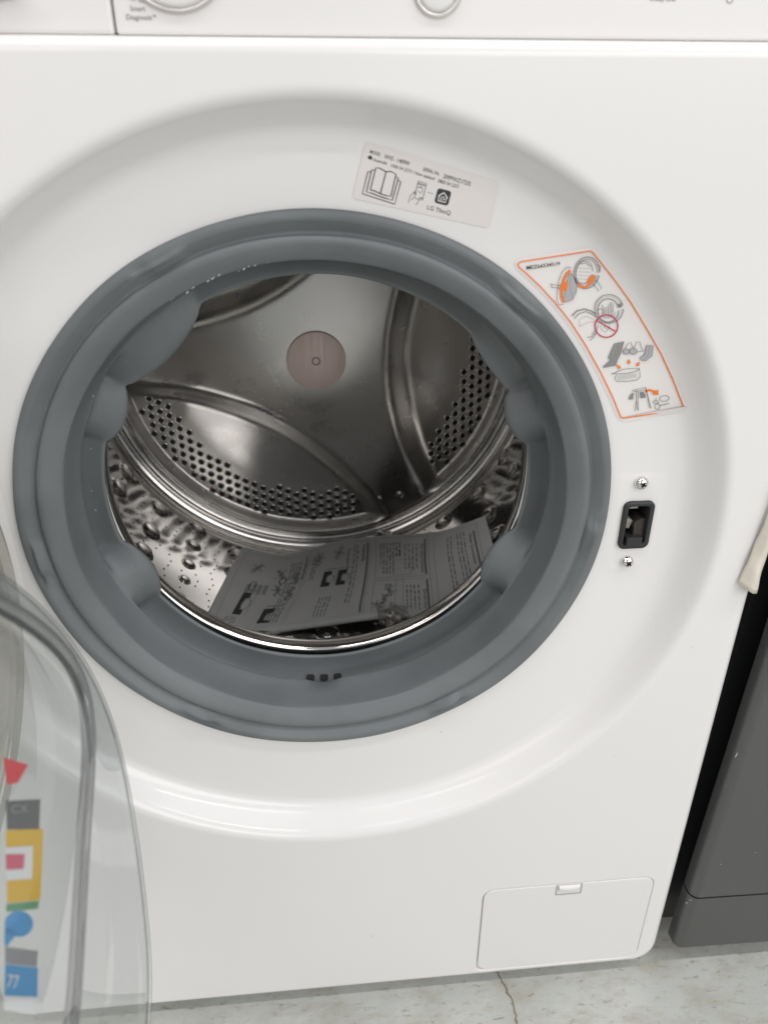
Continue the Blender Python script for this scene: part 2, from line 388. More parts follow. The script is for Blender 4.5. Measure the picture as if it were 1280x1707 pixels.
# ------------------------------------------------------------------ rubber seal
PROF = [(.1880, .0300), (.1895, .0235), (.1915, .0222), (.1921, .0205), (.1917, .0190), (.1908, .0182), (.1888, .0179), (.1868, .0181), (.1860, .0186), (.1835, .0208), (.1810, .0228), (.1797, .0235), (.1790, .0230),
        (.1785, .0216), (.1777, .0205), (.1755, .0200), (.1730, .0207), (.1695, .0226), (.1662, .0250), (.1650, .0260), (.1644, .0266), (.1641, .0275), (.1638, .0300), (.1628, .0400), (.1611, .0525),
        (.1601, .0549), (.1603, .0556), (.1625, .0562), (.1685, .0575), (.1730, .0632), (.1715, .0688), (.1655, .0712), (.1590, .0710), (.1545, .0704), (.1512, .0696), (.1494, .0692), (.1486, .0700), (.1488, .0716), (.1510, .0740), (.1600, .0770), (.1740, .0800)]
LOBE = [(.1609, .0530), (.1600, .0540), (.1590, .0550), (.1575, .0560), (.1552, .0572), (.1525, .0585), (.1490, .0600), (.1455, .0615), (.1420, .0630), (.1395, .0648), (.1376, .0668), (.1370, .0686), (.1376, .0704), (.1410, .0730), (.1540, .0765), (.1740, .0800)]
NA = 480
lobes = [(133, 15, 1.35), (155.5, 8.5, .78), (-156, 10, 1.05), (20, 9, .9), (37, 10, .42), (-25.5, 10, 1.0), (-90, 2, 0)]
tabs = [117, 50, -173, -121, -6, -61]
def adiff(a, b): return (a-b+180) % 360-180
def bumpf(d, w):
    d = abs(d)/w
    return (1-d*d)**2 if d < 1 else 0
def flat_bump(d, w):
    d = abs(d)/w
    if d >= 1: return 0
    return (1-d*d)**.8*min(1, (1-d)/.12)**.5
gk = MB(); rings = []
i0 = len(PROF)-len(LOBE)
for i, (r, y) in enumerate(PROF):
    ring = []
    for k in range(NA):
        th = 360*k/NA-180; rr, yy = r, y
        if i >= i0:
            lr, ly = LOBE[i-i0]
            for a, w, g in lobes:
                f = flat_bump(adiff(th, a), w)*min(1, g*1.05) if g else 0
                amp = max(0, g-1)
                rr2 = r+(lr-r)*f - (.006*amp*f if i-i0 > 5 else 0); 
                if f: rr, yy = rr2, y+(ly-y)*f
            f = bumpf(adiff(th, -91.5), 6)
            if i-i0 < 3: rr += .0034*f
        for j, a in enumerate(tabs):
            f = bumpf(adiff(th, a), 6.5)
            if 8 <= i <= 11: yy -= f*(.0052, .0052, .006, .004)[i-8]*.8
            if 6 <= i <= 8: rr -= f*.0016
            f2 = bumpf(adiff(th, a+3.2), 2.2)
            if 6 <= i <= 10: yy += f2*.0014
        if i > 0:
            rr += .00035*math.sin(R_(th)*3+1)+.00018*math.sin(R_(th)*11+i)
            yy += .0003*math.sin(R_(th)*5+2)
        ring.append((rr*math.cos(R_(th)), yy, ZC+rr*math.sin(R_(th))))
    rings.append(ring)
gk.rings(rings)
gasket = fix_normals(gk.build('rubber_seal', RUBBER, WM), True)
for a in (-95.0, -91.3, -87.6):
    b = MB(); n = 12
    ro, yo = .1690, .0668
    vs = []
    for k in range(n):
        t = 2*math.pi*k/n; sx = math.copysign(abs(math.cos(t))**.5, math.cos(t)); sy = math.copysign(abs(math.sin(t))**.5, math.sin(t))
        aa = R_(a)+sx*.0034/ro; rr = ro-sy*.0022; yy = yo+sy*.0016-.0008
        vs.append((rr*math.cos(aa)*.994, yy, ZC+rr*math.sin(aa)*.994))
    b.add(vs, [tuple(range(n))]); b.build('drain_hole', BLACK, gasket, False)
# droplets / dust specks left on the rubber
b = MB()
for (px, py, y) in [(228, 943, .063), (237, 973, .062), (96, 763, .024), (147, 627, .03), (107, 723, .026), (152, 747, .055), (820, 573, .06), (861, 935, .06), (486, 1133, .056), (156, 660, .05), (136, 693, .05), (153, 818, .06), (160, 850, .06)]:
    p = at(px, py, y); bm = bmesh.new(); bmesh.ops.create_icosphere(bm, subdivisions=2, radius=.0006+.0004*rng.random()); bm.verts.index_update()
    b.add([(p[0]+v.co.x, p[1]-.0006+v.co.y*.6, p[2]+v.co.z) for v in bm.verts], [tuple(v.index for v in f.verts) for f in bm.faces]); bm.free()
o = b.build('droplet', mat('water_bead', (.22, .25, .26), .25), gasket); o['kind'] = 'stuff'

# ------------------------------------------------------------------ drum
DR = empty('drum', parent=WM)
dp = [(.230, .0875), (.170, .0868), (.160, .0850), (.1560, .0822), (.1538, .0820), (.1521, .0829), (.1511, .0845), (.1507, .0868), (.1508, .0925), (.1516, .0955), (.1550, .0975), (.1900, .0985), (.2290, .1005), (.2365, .1045), (.2395, .1120)]
b = MB(); b.lathe_y(dp, (0, ZC), 200); fix_normals(b.build('drum_rim', CHROME, DR))
dp = [(.2395, .1120), (.2395, .18), (.2395, .25), (.2395, .32), (.2395, .3720), (.2386, .3745), (.2374, .3765), (.2374, .3800), (.2386, .3822), (.2395, .3840), (.2395, .3900), (.2385, .3945), (.2360, .3965), (.2342, .3970), (.2330, .3990), (.2334, .4030), (.2322, .4065), (.2296, .4080), (.2268, .4070), (.2245, .4035), (.2222, .4010), (.2204, .3999), (.2185, .4004)]
b = MB(); b.lathe_y(dp, (0, ZC), 240); fix_normals(b.build('drum_wall', STEEL_MIRROR, DR))
# back plate: three raised arms and three sunken sectors
T_TOP = [(0, .074), (20, .079), (30, .092), (43, .115), (49, .150), (53, .185), (58, .230), (62, .30)]
T_FLR = [(0, .108), (12, .110), (21, .115), (30, .137), (38, .168), (44, .198), (49, .230), (62, .34)]
def dense(tab):
    x = np.linspace(0, 70, 281); y = np.interp(x, *zip(*tab)); full = np.concatenate([y[::-1], y[1:]])
    k = np.hanning(49); k /= k.sum(); f = np.convolve(np.pad(full, 24, mode='edge'), k, 'valid'); return list(zip(x, f[280:]))
T_TOP, T_FLR = dense(T_TOP), dense(T_FLR)
def smooth(t): t = np.clip(t, 0, 1); return t*t*(3-2*t)
SECT = [-121, -1, 119]
def back_y(r, th):
    ph = np.min(np.abs([(th-s+180) % 360-180 for s in SECT]), axis=0)
    u = r*np.cos(np.radians(ph)); v = r*np.sin(np.radians(ph)); g = u-1.78*v*v
    arm = .3845+.085*(np.sqrt((r-.030)**2+.0004)+(r-.030))*.5
    fl = .4155-.007*smooth((.165-r)/.07)
    t = np.clip((g-.070)/.040, 0, 1); w = t**3*(t*(6*t-15)+10)
    t2 = np.clip((.2185-r)/.0085, 0, 1)
    w = w*t2**2*(3-2*t2); y = arm+(fl-arm)*w
    # rolled crest along the arms
    return y
rr_ = np.concatenate([[.0004], np.linspace(.01, .2186, 134)]); tt_ = np.arange(0, 360, .75)
b = MB(); b.rings([[(r*math.cos(R_(t)), yy, ZC+r*math.sin(R_(t))) for t, yy in zip(tt_, back_y(np.full_like(tt_, r), tt_))] for r in rr_], True)
back = fix_normals(b.build('back_plate', STEEL, DR))
def face_cam(o):
    # the open plate must face the opening
    me = o.data; n = sum((p.normal.y*p.area for p in me.polygons))
    if n > 0: me.flip_normals()
face_cam(back)
b = MB(); b.lathe_y([(.0318, .3842), (.0312, .3826), (.0305, .3822), (.0040, .3820), (.0036, .3826), (.0030, .3827), (.0004, .3826)], (.001, ZC), 80, cap1=True); hub = b.build('hub_disc', HUBM, DR, angle=35); fix_normals(hub); face_cam(hub)
b = MB(); b.tube([(.001+.0040*math.cos(t), .3819, ZC+.0040*math.sin(t)) for t in np.linspace(0, 2*math.pi, 24, endpoint=False)], .00045, 6, True); b.build('hub_hole_edge', BLACK, DR)
# perforations of the sectors: dished rims round black holes
hp = MB(); hc = MB()
def hole(x, y, z, R):
    n = 14
    ring = lambda r, dy: [(x+r*math.cos(2*math.pi*k/n), y-dy, z+r*math.sin(2*math.pi*k/n)) for k in range(n)]
    hp.rings([ring(R*1.34, -.0004), ring(R*1.24, .0003), ring(R*1.12, .0007), ring(R*1.0, .0005), ring(R*.90, -.0001), ring(R*.8, -.0010)])
    hc.add(ring(R*.90, .0001), [tuple(range(n))])
for s in SECT:
    da = R_(s-SECT[0]); ca, sa = math.cos(da), math.sin(da)
    for i in range(-24, 25):
        for j in range(-22, 23):
            X, Z = i*.0098, (j+.5*(i % 2))*.0106; r = math.hypot(X, Z)
            ph = (math.degrees(math.atan2(Z, X))-SECT[0]+180) % 360-180
            if not .1705 < r < .2085 or abs(ph) > 45.5-60*abs(r-.1895)/.019*.05: continue
            if r*math.cos(R_(ph))-1.78*(r*math.sin(R_(ph)))**2 < .098: continue
            x, z = X*ca-Z*sa, X*sa+Z*ca
            hole(x, float(back_y(np.array([r]), np.array([SECT[0]+ph]))[0])-.0003, ZC+z, .0035)
o = hp.build('hole_rims', mat('hole_rim_steel', (.62, .60, .58), .16, 1), DR); o['kind'] = 'stuff'; o.name = 'hole_rim'; fix_normals(o); face_cam(o)
o = hc.build('perforation', BLACK, DR, False); o['kind'] = 'stuff'
# embossed studs near the ends of the arms
for s in (-61, 59, 179):
    for r, da, R in ((.196, 0, .0055), (.188, -7, .003)):
        a = R_(s+da); x, z = r*math.cos(a), r*math.sin(a); y = float(back_y(np.array([r]), np.array([s+da]))[0])
        b = MB(); b.lathe_y([(R, y+.001), (R*.9, y-.0012), (R*.6, y-.0022), (.0003, y-.0024)], (x, ZC+z), 20); b.build('stud', STEEL, DR)
# domes pressed into the drum wall
def dome(th, y, R, hgt):
    a = R_(th); n = 20; c = np.array([math.cos(a)*.2396, y, ZC+math.sin(a)*.2396]); nrm = -np.array([math.cos(a), 0, math.sin(a)]); tg = np.array([-math.sin(a), 0, math.cos(a)]); ax = np.array([0, 1., 0])
    rs = []
    for q, hh in ((1.3, -.0004), (1.14, .0004), (1.04, .0012), (.97, hgt*.30), (.90, hgt*.52), (.78, hgt*.76), (.6, hgt*.92), (.35, hgt), (.02, hgt*1.02)):
        rs.append([c+nrm*(hh-(R*q*math.cos(2*math.pi*k/n))**2*0)+(tg*math.cos(2*math.pi*k/n)+ax*math.sin(2*math.pi*k/n))*R*q for k in range(n)])
    b = MB(); b.rings(rs); return b
BUMPM = mat('pressed_dome_steel', (.56, .545, .53), .13, 1)
base_cols = [(-151.6, [.363, .324, .285, .245, .205], .0112), (-139, [.358, .307, .264, .222, .18], .0114), (-126.8, [.370, .333, .293, .262, .231], .0100), (-114.5, [.352, .312, .272, .232], .0105)]
for rep in range(-1, 4):
    for th, ys, R in base_cols:
        t2 = th+rep*49.2
        for k, y in enumerate(ys):
            R2 = R*(1-.13*k) if abs(R-.0100) < 1e-6 else R
            if t2 > -10 or t2 < -205: continue
            o = dome(t2, y, R2, R2*.42).build('drum_bump', BUMPM, DR)
            fix_normals(o)
            c = Vector((0, .25, ZC)); me = o.data; cen = sum((p.normal.dot(c-Vector((p.center.x, .25, p.center.z)))*p.area for p in me.polygons))
            if cen < 0: me.flip_normals()
# pin holes of the wall
b = MB()
for col in range(-200, -10, 4):
    for j in range(26):
        y = .115+j*.0100+(.005 if (col//4) % 2 else 0); th = col+.6*math.sin(j*1.7+col)
        if any(abs(adiff(th, t0+rep*49.2))*.00418 < R*1.25 and abs(y-yy) < R*1.25 for t0, ys, R in base_cols for rep in range(-1, 4) for yy in ys): continue
        a = R_(th); n = 6; R = .0011; ct, sn = math.cos(a), math.sin(a)
        b.add([((.2391)*ct-sn*R*math.cos(k), y+R*math.sin(k), ZC+.2391*sn+ct*R*math.cos(k)) for k in np.linspace(0, 2*math.pi, n, endpoint=False)], [tuple(range(n))])
o = b.build('pin_hole', BLACK, DR, False); o['kind'] = 'stuff'
# a lifter behind the leaflet
b = MB(); a = R_(-72); ct, sn = math.cos(a), math.sin(a); rs = []
for i in range(13):
    t = i/12; y = .13+t*.258; hh = .030*min(1, math.sin(math.pi*min(max(t, .02), .98))*3)**.5; ring = []
    for k in range(13):
        q = -1+2*k/12; w = .017*q; h2 = hh*(1-abs(q)**2.6); rr = .2397-h2
        ring.append((rr*ct-w*sn, y, ZC+rr*sn+w*ct))
    rs.append(ring)
b.rings(rs, False); fix_normals(b.build('lifter', STEEL_MIRROR, DR))
# the dark tub seen in the gap behind the seal
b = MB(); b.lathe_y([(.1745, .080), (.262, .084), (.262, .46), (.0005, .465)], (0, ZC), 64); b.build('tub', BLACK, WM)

# ------------------------------------------------------------------ latch
b = MB(); YL = .0180
pad = lambda i, f: rrect(.1940+i, .2318-i, ZC-.0525+i, ZC+.0262-i, (.006, .016, .006, .004), 6, 8)
hol = [(LX0+.0005+(LX1-LX0-.001)*0, 0)]
pp = MB(); outer0 = pad(0, 0)
pp.rings([to3(pad(0, 0), .02195), to3(pad(.0012, 0), .0219), to3(pad(.0032, 0), .0217), to3(pad(.0045, 0), .0216), to3(pad(.0050, 0), .0216)])
cdt_fill(pp, pad(.0050, 0), [rrect(LX0+.0010, LX1-.0010, LZ0+.001, LZ1-.001, (.003,)*4, 4, 4)], .0216)
o = pp.build('latch_plate', WHITE, WM); bm = bmesh.new(); bm.from_mesh(o.data); bmesh.ops.remove_doubles(bm, verts=bm.verts[:], dist=1e-6); bmesh.ops.recalc_face_normals(bm, faces=bm.faces[:]); bm.to_mesh(o.data); bm.free()
LT = empty('door_latch', parent=WM)
lo = lambda i, r: rrect(LX0+i, LX1-i, LZ0+i, LZ1-i, (r,)*4, 5, 4)
b = MB(); b.rings([to3(lo(0, .0045), .0225), to3(lo(0, .0045), .0196), to3(lo(.0006, .004), .0190), to3(lo(.0030, .0025), .0192), to3(lo(.0038, .002), .0204), to3(lo(.0042, .002), .036)], True)
fix_normals(b.build('latch_housing', BLACKPL, LT, angle=50))
b = MB(); b.box(((LX0+LX1)/2, .0368, (LZ0+LZ1)/2), (.0088, .0006, .0150)); b.build('latch_back', BLACK, LT, False)
b = MB(); hx = .2168
b.add([(hx-.0042, .0200, ZC-.0268), (hx+.0040, .0220, ZC-.0262), (hx+.0040, .0222, ZC-.0095), (hx-.0010, .0200, ZC-.0085), (hx-.0042, .0205, ZC-.0110),
       (hx-.0042, .035, ZC-.0268), (hx+.0040, .035, ZC-.0262), (hx+.0040, .035, ZC-.0095), (hx-.0010, .035, ZC-.0085), (hx-.0042, .035, ZC-.0110)],
      [(0, 1, 2, 3, 4), (5, 6, 1, 0), (6, 7, 2, 1), (7, 8, 3, 2), (8, 9, 4, 3), (9, 5, 0, 4)])
fix_normals(b.build('latch_hook', HOOKM, LT, False))
b = MB(); b.box((.2092, .0285, ZC-.0140), (.0030, .0040, .0034), .0006, rot=Matrix.Rotation(.35, 3, 'Y')); b.box((.2135, .0310, ZC-.0030), (.0032, .003, .0014), .0004); b.build('latch_slider', BEIGE, LT, False)
b = MB(); b.box((.2128, .0225, ZC-.0245), (.0054, .006, .0034), .0005); b.build('latch_ledge', BLACKPL, LT, False)
def screw(x, z, rot):
    e = empty('screw', parent=WM); R = .0047
    b = MB(); b.lathe_y([(R, .0217), (R, .0206), (R*.92, .0194), (R*.75, .0181), (R*.45, .0173), (.0002, .0170)], (x, z), 28); h = b.build('screw_head', CHROME, e); fix_normals(h); face_cam(h)
    for q in (0, 90):
        b = MB(); b.box((x, .0175, z), (R*.42, .0007, R*.13), rot=Matrix.Rotation(R_(rot+q), 3, 'Y')); b.build('cross_slot', BLACK, e, False)
screw(.2125, ZC+.0188, 25); screw(.2120, ZC-.0425, 38)
# hinge side pad
b = MB(); hp_ = lambda i: rrect(-.2420+i, -.1975-i, ZC-.0900+i, ZC+.0860-i, (.012,)*4, 6, 8)
b.rings([to3(hp_(0), .02195), to3(hp_(.0015), .0216), to3(hp_(.0035), .0211), to3(hp_(.0055), .0210)], True, False, True); fix_normals(b.build('hinge_plate', WHITE, WM, angle=40))

# ------------------------------------------------------------------ stickers on the recess
YS = .0218
def sticker_surface(ox, oy, sc, base):
    rp = sorted(r_prof); rx, ry = [q[0] for q in rp], [q[1] for q in rp]
    def f(x, y, l=0):
        p = at(ox+x/sc, oy+y/sc, YS); r = math.hypot(p[0]-C1[0], p[2]-C1[1])
        p[1] = min(YS, np.interp(r, rx, ry)-.0002)-base-l; return tuple(p)
    return f
# model sticker
to = sticker_surface(580, 220, 4.571, .00015)
P = Print(to)
def roundpoly(pts, r, n=5):
    out = []; N = len(pts)
    for i in range(N):
        p, a, c = np.array(pts[i], float), np.array(pts[i-1], float), np.array(pts[(i+1) % N], float)
        u = (a-p)/np.hypot(*(a-p)); v = (c-p)/np.hypot(*(c-p)); s0, s1 = p+u*r, p+v*r
        for k in range(n+1):
            t = k/n; out.append(tuple((1-t)**2*s0+2*t*(1-t)*p+t*t*s1))
    return out
P.fill(roundpoly([(135, 70), (1155, 385), (1072, 735), (30, 505)], 38), CLEAR_ST)
st = P.build(WM, 'rating_sticker', False)[0]; st['label'] = 'satin white sticker with model lettering and a book icon'
P = Print(sticker_surface(580, 220, 4.571, .00022)); u = np.array([.956, .293])
P.text('MODEL', (165, 160), (245, 185), 26, INK); P.text('WV5 - 1409W', (272, 200), (465, 258), 33, INK)
P.text('SERIAL No.', (568, 294), (695, 332), 28, INK); P.text('209PNVZ17335', (722, 350), (928, 412), 33, INK)
P.text('Australia', (190, 220), (294, 250), 24, INK); P.text('1300 54 2273 / New zealand', (325, 265), (655, 368), 25, INK); P.text('0800 54 2273', (682, 382), (838, 430), 27, INK)
P.fill([(150, 203), (154, 183), (186, 193), (182, 213)], INK); P.fill([(158, 186), (166, 178), (178, 181), (180, 192)], INK)
for k, d in enumerate([(0, 0), (-28, 26), (-55, 48)]):
    pass
B = INK_BOOK
P.line([(170, 440), (212, 272), (240, 275), (290, 303), (325, 300), (366, 322), (326, 490), (290, 485), (246, 470), (205, 450), (170, 440)], 9, B)
P.line([(290, 303), (246, 470)], 9, B)
P.line([(200, 290), (180, 288), (140, 458), (180, 466), (240, 490), (285, 505), (336, 520), (384, 350), (366, 345)], 9, B)
P.line([(172, 305), (152, 300), (110, 470), (355, 550), (402, 378), (386, 372)], 9, B)
P.line([(535, 375), (597, 392), (566, 520), (536, 512)], 7, INK_GREY); P.line([(535, 375), (508, 480)], 7, INK_GREY); P.line([(531, 392), (592, 408)], 12, INK_GREY); P.line([(540, 500), (568, 508)], 10, INK_GREY)
P.line(P.ell(548, 440, 18, 26, 15, 200, 400), 5, INK_GREY); P.line([(532, 450), (560, 470)], 5, INK_GREY); P.line([(535, 420), (560, 425)], 5, INK_GREY)
P.line([(460, 540), (472, 490), (510, 452), (520, 470), (500, 500), (480, 520)], 6, INK_GREY); P.line([(515, 555), (530, 540), (540, 520), (510, 500)], 6, INK_GREY); P.line([(500, 455), (512, 470)], 6, INK_GREY)
for q in range(3): P.fill(P.ell(612+q*14, 461+q*4, 4, 4, n=8), INK)
ic = lambda x, y: (722+x*.966+y*-.25, 495+x*.25+y*.966)
P.fill(roundpoly([ic(-54, -58), ic(54, -58), ic(54, 58), ic(-54, 58)], 24), INK)
W1 = PAPER_ST
P.line([ic(-36, 2), ic(0, -34), ic(36, 2)], 9, W1, lift=.00006); P.line([ic(-30, 0), ic(-30, 36), ic(28, 36), ic(28, 4)], 8, W1, lift=.00006); P.line([ic(-12, 30), ic(-12, 8), ic(0, -2), ic(12, 8), ic(12, 20), ic(2, 20)], 7, W1, lift=.00006)
P.text('LG ThinQ', (600, 588), (776, 634), 33, INK)
P.build(WM, 'sticker_print')
# washing advice sticker
to = sticker_surface(850, 400, 4.0, .00015); P = Print(to)
edge = [(50, 155), (72, 143), (300, 108), (525, 73), (545, 80), (600, 147), (700, 275), (800, 415), (900, 580), (1000, 755), (1080, 930), (1146, 1108), (1136, 1126), (950, 1155), (752, 1186), (733, 1176), (680, 1045), (600, 880), (500, 700), (400, 545), (300, 420), (200, 310), (100, 215), (55, 178)]
cen = np.mean(edge, axis=0)
def grow(p, d):
    out = []; N = len(p)
    for i in range(N):
        t = np.array(p[(i+1) % N])-np.array(p[i-1]); t = t/np.hypot(*t); out.append(tuple(np.array(p[i])+np.array([t[1], -t[0]])*d))
    return out
def densify(p, k):
    return [tuple(np.array(p[i])*(1-t/k)+np.array(p[(i+1) % len(p)])*t/k) for i in range(len(p)) for t in range(k)]
gp_ = grow(edge, 24); Ls = [gp_[k] for k in range(23, 14, -1)]; Rs = gp_[4:12]
def along(pl, t):
    d = [0]
    for a_, b_ in zip(pl, pl[1:]): d.append(d[-1]+math.hypot(b_[0]-a_[0], b_[1]-a_[1]))
    return np.interp(t*d[-1], d, [q[0] for q in pl]), np.interp(t*d[-1], d, [q[1] for q in pl])
rows = []
for j in range(41):
    l_, r2_ = along(Ls, j/40), along(Rs, j/40)
    rows.append([to(l_[0]+(r2_[0]-l_[0])*i/20, l_[1]+(r2_[1]-l_[1])*i/20) for i in range(21)])
P.mb(PAPER_ST).rings(rows, False)
P.fill([gp_[0], gp_[1], gp_[2], gp_[3], gp_[4], gp_[23]], PAPER_ST); P.fill([gp_[11], gp_[12], gp_[13], gp_[14], gp_[15]], PAPER_ST)
st = P.build(WM, 'advice_sticker', False)[0]; st['label'] = 'white curved sticker with an orange border and washing icons'
P = Print(sticker_surface(850, 400, 4.0, .0009))
P.line(densify(edge, 4), 8, INK_ORANGE, True)
P.text('MEZ66534519', (110, 196), (330, 166), 24, INK)
G, GP, O = INK_GREY, INK_PALE, INK_ORANGE
# icon 1
P.line(P.ell(507, 217, 84, 106, 12), 6, G); P.line(P.ell(505, 217, 70, 92, 12), 4, G); P.line(P.ell(490, 215, 55, 78, 12), 4, G)
for q in range(5): P.line([(452, 185+q*24), (530, 190+q*24)], 2.5, GP)
P.line([(465, 160), (500, 150), (535, 175)], 4, G); P.line([(575, 165), (598, 172), (592, 215), (578, 212)], 4, G)
P.line(P.ell(497, 225, 62, 88, 12, 50, 125), 15, O, lift=.00004)
P.fill([(512, 270), (530, 240), (556, 228), (566, 245), (552, 262), (548, 285), (524, 300)], O, .00004)
P.line([(548, 290), (575, 320), (586, 342)], 3.5, G); P.line([(562, 262), (590, 290), (605, 320), (596, 330)], 3.5, G)
P.fill([(395, 215), (430, 250), (445, 290), (436, 345), (412, 395), (370, 412), (350, 395), (372, 330), (378, 270)], GP, .00003)
P.line([(395, 215), (430, 250), (445, 290), (436, 345), (412, 395), (370, 412)], 4, G, lift=.00005); P.line([(405, 225), (392, 300), (415, 390)], 2.5, G, lift=.00005)
P.line([(398, 200), (374, 225), (355, 265), (342, 320), (340, 375), (356, 415)], 17, O, lift=.00004)
P.line([(378, 178), (345, 210), (322, 270), (312, 330), (308, 400), (322, 430), (352, 428)], 4, G); P.line([(404, 186), (380, 178)], 4, G)
P.fill([(348, 280), (382, 276), (380, 312), (362, 338), (332, 338), (326, 318)], O, .00006)
P.line([(268, 292), (330, 302), (352, 285)], 3.5, G); P.line([(272, 312), (318, 318), (330, 318)], 3.5, G); P.line([(268, 288), (276, 315)], 3.5, G)
# icon 2
P.line(P.ell(655, 458, 96, 96), 5, G); P.line(P.ell(655, 460, 86, 86), 2.5, GP); P.line(P.ell(650, 468, 70, 78), 6, G)
P.fill([(715, 425), (740, 420), (742, 445), (722, 448)], G)
for q in range(9):
    a = q*.7; P.line([(610+q*9, 430+18*math.sin(a)), (618+q*8, 460+20*math.cos(a)), (606+q*11, 490+12*math.sin(a*2)), (622+q*8, 520)], 3.2, GP if q % 2 else G)
P.line(P.ell(598, 475, 18, 18, 0, 120, 400), 4, G)
P.line([(410, 505), (440, 472), (490, 458), (535, 470), (568, 492)], 8, G); P.line([(425, 522), (455, 490), (500, 475), (540, 490), (572, 512)], 5, G); P.line([(458, 575), (460, 528), (500, 505), (548, 525), (575, 545)], 3, GP); P.line([(458, 575), (520, 545), (575, 545)], 3, GP)
P.line([(585, 565), (570, 610), (545, 640), (512, 648)], 4, G); P.line([(572, 612), (556, 645), (528, 668)], 4, G); P.line([(560, 600), (540, 632)], 3, G)
P.line([(600, 570), (605, 595), (630, 614), (652, 590), (660, 560)], 3, G); P.line([(622, 560), (628, 590)], 3, G)
P.line(P.ell(638, 572, 76, 75), 8, INK_RED, True, lift=.00007); P.line([(577, 538), (697, 606)], 8, INK_RED, lift=.00007)
# icon 3
P.fill([(692, 688), (757, 674), (735, 755), (712, 800), (702, 835), (660, 842), (618, 852), (616, 842), (664, 800), (650, 783), (668, 740)], mat('grey_fill', (.25, .25, .25), .6))
P.line([(704, 690), (672, 780)], 2, GP)
P.fill(P.ell(770, 742, 20, 18), GP); P.line(P.ell(770, 742, 20, 18), 3.5, G, True, lift=.00005); P.fill(P.ell(817, 740, 26, 20), GP); P.line(P.ell(817, 740, 26, 20), 3.5, G, True, lift=.00005)
P.line([(762, 728), (780, 690), (800, 678), (815, 722)], 4, G); P.line([(822, 722), (838, 680), (858, 675), (878, 732)], 4, G); P.line([(840, 745), (888, 736)], 4, G)
P.fill([(905, 700), (950, 702), (940, 770), (900, 802), (870, 800), (860, 785), (892, 762)], GP); P.line([(905, 700), (950, 702), (940, 770), (900, 802), (870, 800), (860, 785), (892, 762)], 3.5, G, True, lift=.00005); P.line([(925, 705), (915, 765), (885, 795)], 2.5, G, lift=.00005)
for (x, y, r) in ((788, 812, 0), (722, 845, -45), (848, 828, 40)):
    c_, s_ = math.cos(R_(r)), math.sin(R_(r)); q = lambda a, b_: (x+a*c_-b_*s_, y+a*s_+b_*c_)
    P.fill([q(-6, -18), q(6, -18), q(6, -2), q(15, -2), q(0, 16), q(-15, -2), q(-6, -2)], O)
P.line([(690, 890), (720, 868), (780, 855), (858, 855), (862, 910), (845, 930), (780, 940), (705, 940), (696, 925), (704, 890)], 4, G); P.line([(706, 890), (770, 888), (838, 872), (858, 858)], 4, G); P.line([(672, 892), (694, 884)], 6, G)
for q in range(16): P.line([(718+q*8, 898-q*.9), (716+q*8, 934-q*1.2)], 2.4, GP)
# icon 4
P.line([(808, 1000), (898, 980), (935, 1120)], 4, G); P.line([(812, 1010), (895, 995)], 3, G); P.line([(836, 1000), (838, 1070), (828, 1138)], 4, G); P.line([(850, 1000), (848, 1070), (850, 1138)], 4, G); P.line([(838, 1075), (846, 1130)], 3, G); P.line([(900, 985), (928, 1118)], 4, G)
P.fill([(808, 1018), (820, 1018), (816, 1060), (786, 1062), (790, 1045)], mat('grey_fill', (.25, .25, .25), .6)); P.fill([(862, 1010), (880, 1008), (900, 1030), (896, 1050), (866, 1052)], G)
P.line([(895, 1008), (925, 998), (955, 1008)], 14, O); P.fill([(950, 1030), (985, 1030), (982, 992), (972, 1005), (952, 998), (948, 1016)], O)
P.line(P.ell(1024, 1054, 32, 19, -8), 4, G, True); P.line(P.ell(968, 1078, 18, 9, 0), 4, G, True); P.line([(966, 1052), (968, 1072)], 4, G); P.line(P.ell(978, 1108, 17, 19), 4, G, True); P.line([(994, 1100), (1030, 1094), (1056, 1086)], 8, GP)
P.build(WM, 'sticker_print')

# ------------------------------------------------------------------ the open door
A = R_(110); e_s = np.array([math.cos(A), -math.sin(A), 0]); e_n = np.array([math.sin(A), math.cos(A), 0]); HG = np.array([-.235, 0, ZC])
def dpt(s, off, z): return HG+e_s*s+e_n*off+np.array([0, 0, z])
def on_nose(px, py, k, tilt=.3):
    n = e_n+np.array([0, 0, tilt]); o = HG+e_n*k
    p = at_plane(px, py, o, n); q = p-HG
    return float(q@e_s), float(q@e_n), float(q[2])
DOOR = empty('door', parent=WM)
DC = (.226, -.022)
def polar_ring(px_list, k, Rfill, offfill, tilt=.3, n=480, passes=280):
    pts = [on_nose(x, y, k, tilt) for x, y in px_list]
    a = [math.degrees(math.atan2(z-DC[1], s-DC[0])) % 360 for s, o, z in pts]; r = [math.hypot(s-DC[0], z-DC[1]) for s, o, z in pts]
    o = sorted(zip(a, r)); aa = [q[0] for q in o]; rr = [q[1] for q in o]
    lo, hi = aa[0], aa[-1]
    ring = []
    for i in range(n):
        t = 360*i/n
        if lo <= t <= hi: R = np.interp(t, aa, rr)
        else:
            d = min((lo-t) % 360, (t-hi) % 360); e = rr[0] if (lo-t) % 360 < (t-hi) % 360 else rr[-1]
            w = smooth(d/60); R = e+(Rfill-e)*w
        s, z = DC[0]+R*math.cos(R_(t)), DC[1]+R*math.sin(R_(t)); ring.append([s, k-tilt*z, z])
    a = np.array(ring)
    for _ in range(passes): a = (np.roll(a, 1, 0)+2*a+np.roll(a, -1, 0))/4
    return a
NOSE = polar_ring([(0, 985), (60, 1030), (130, 1085), (160, 1118), (170, 1150), (160, 1220), (148, 1300), (138, 1400), (130, 1550), (120, 1707)], .170, .142, 0)
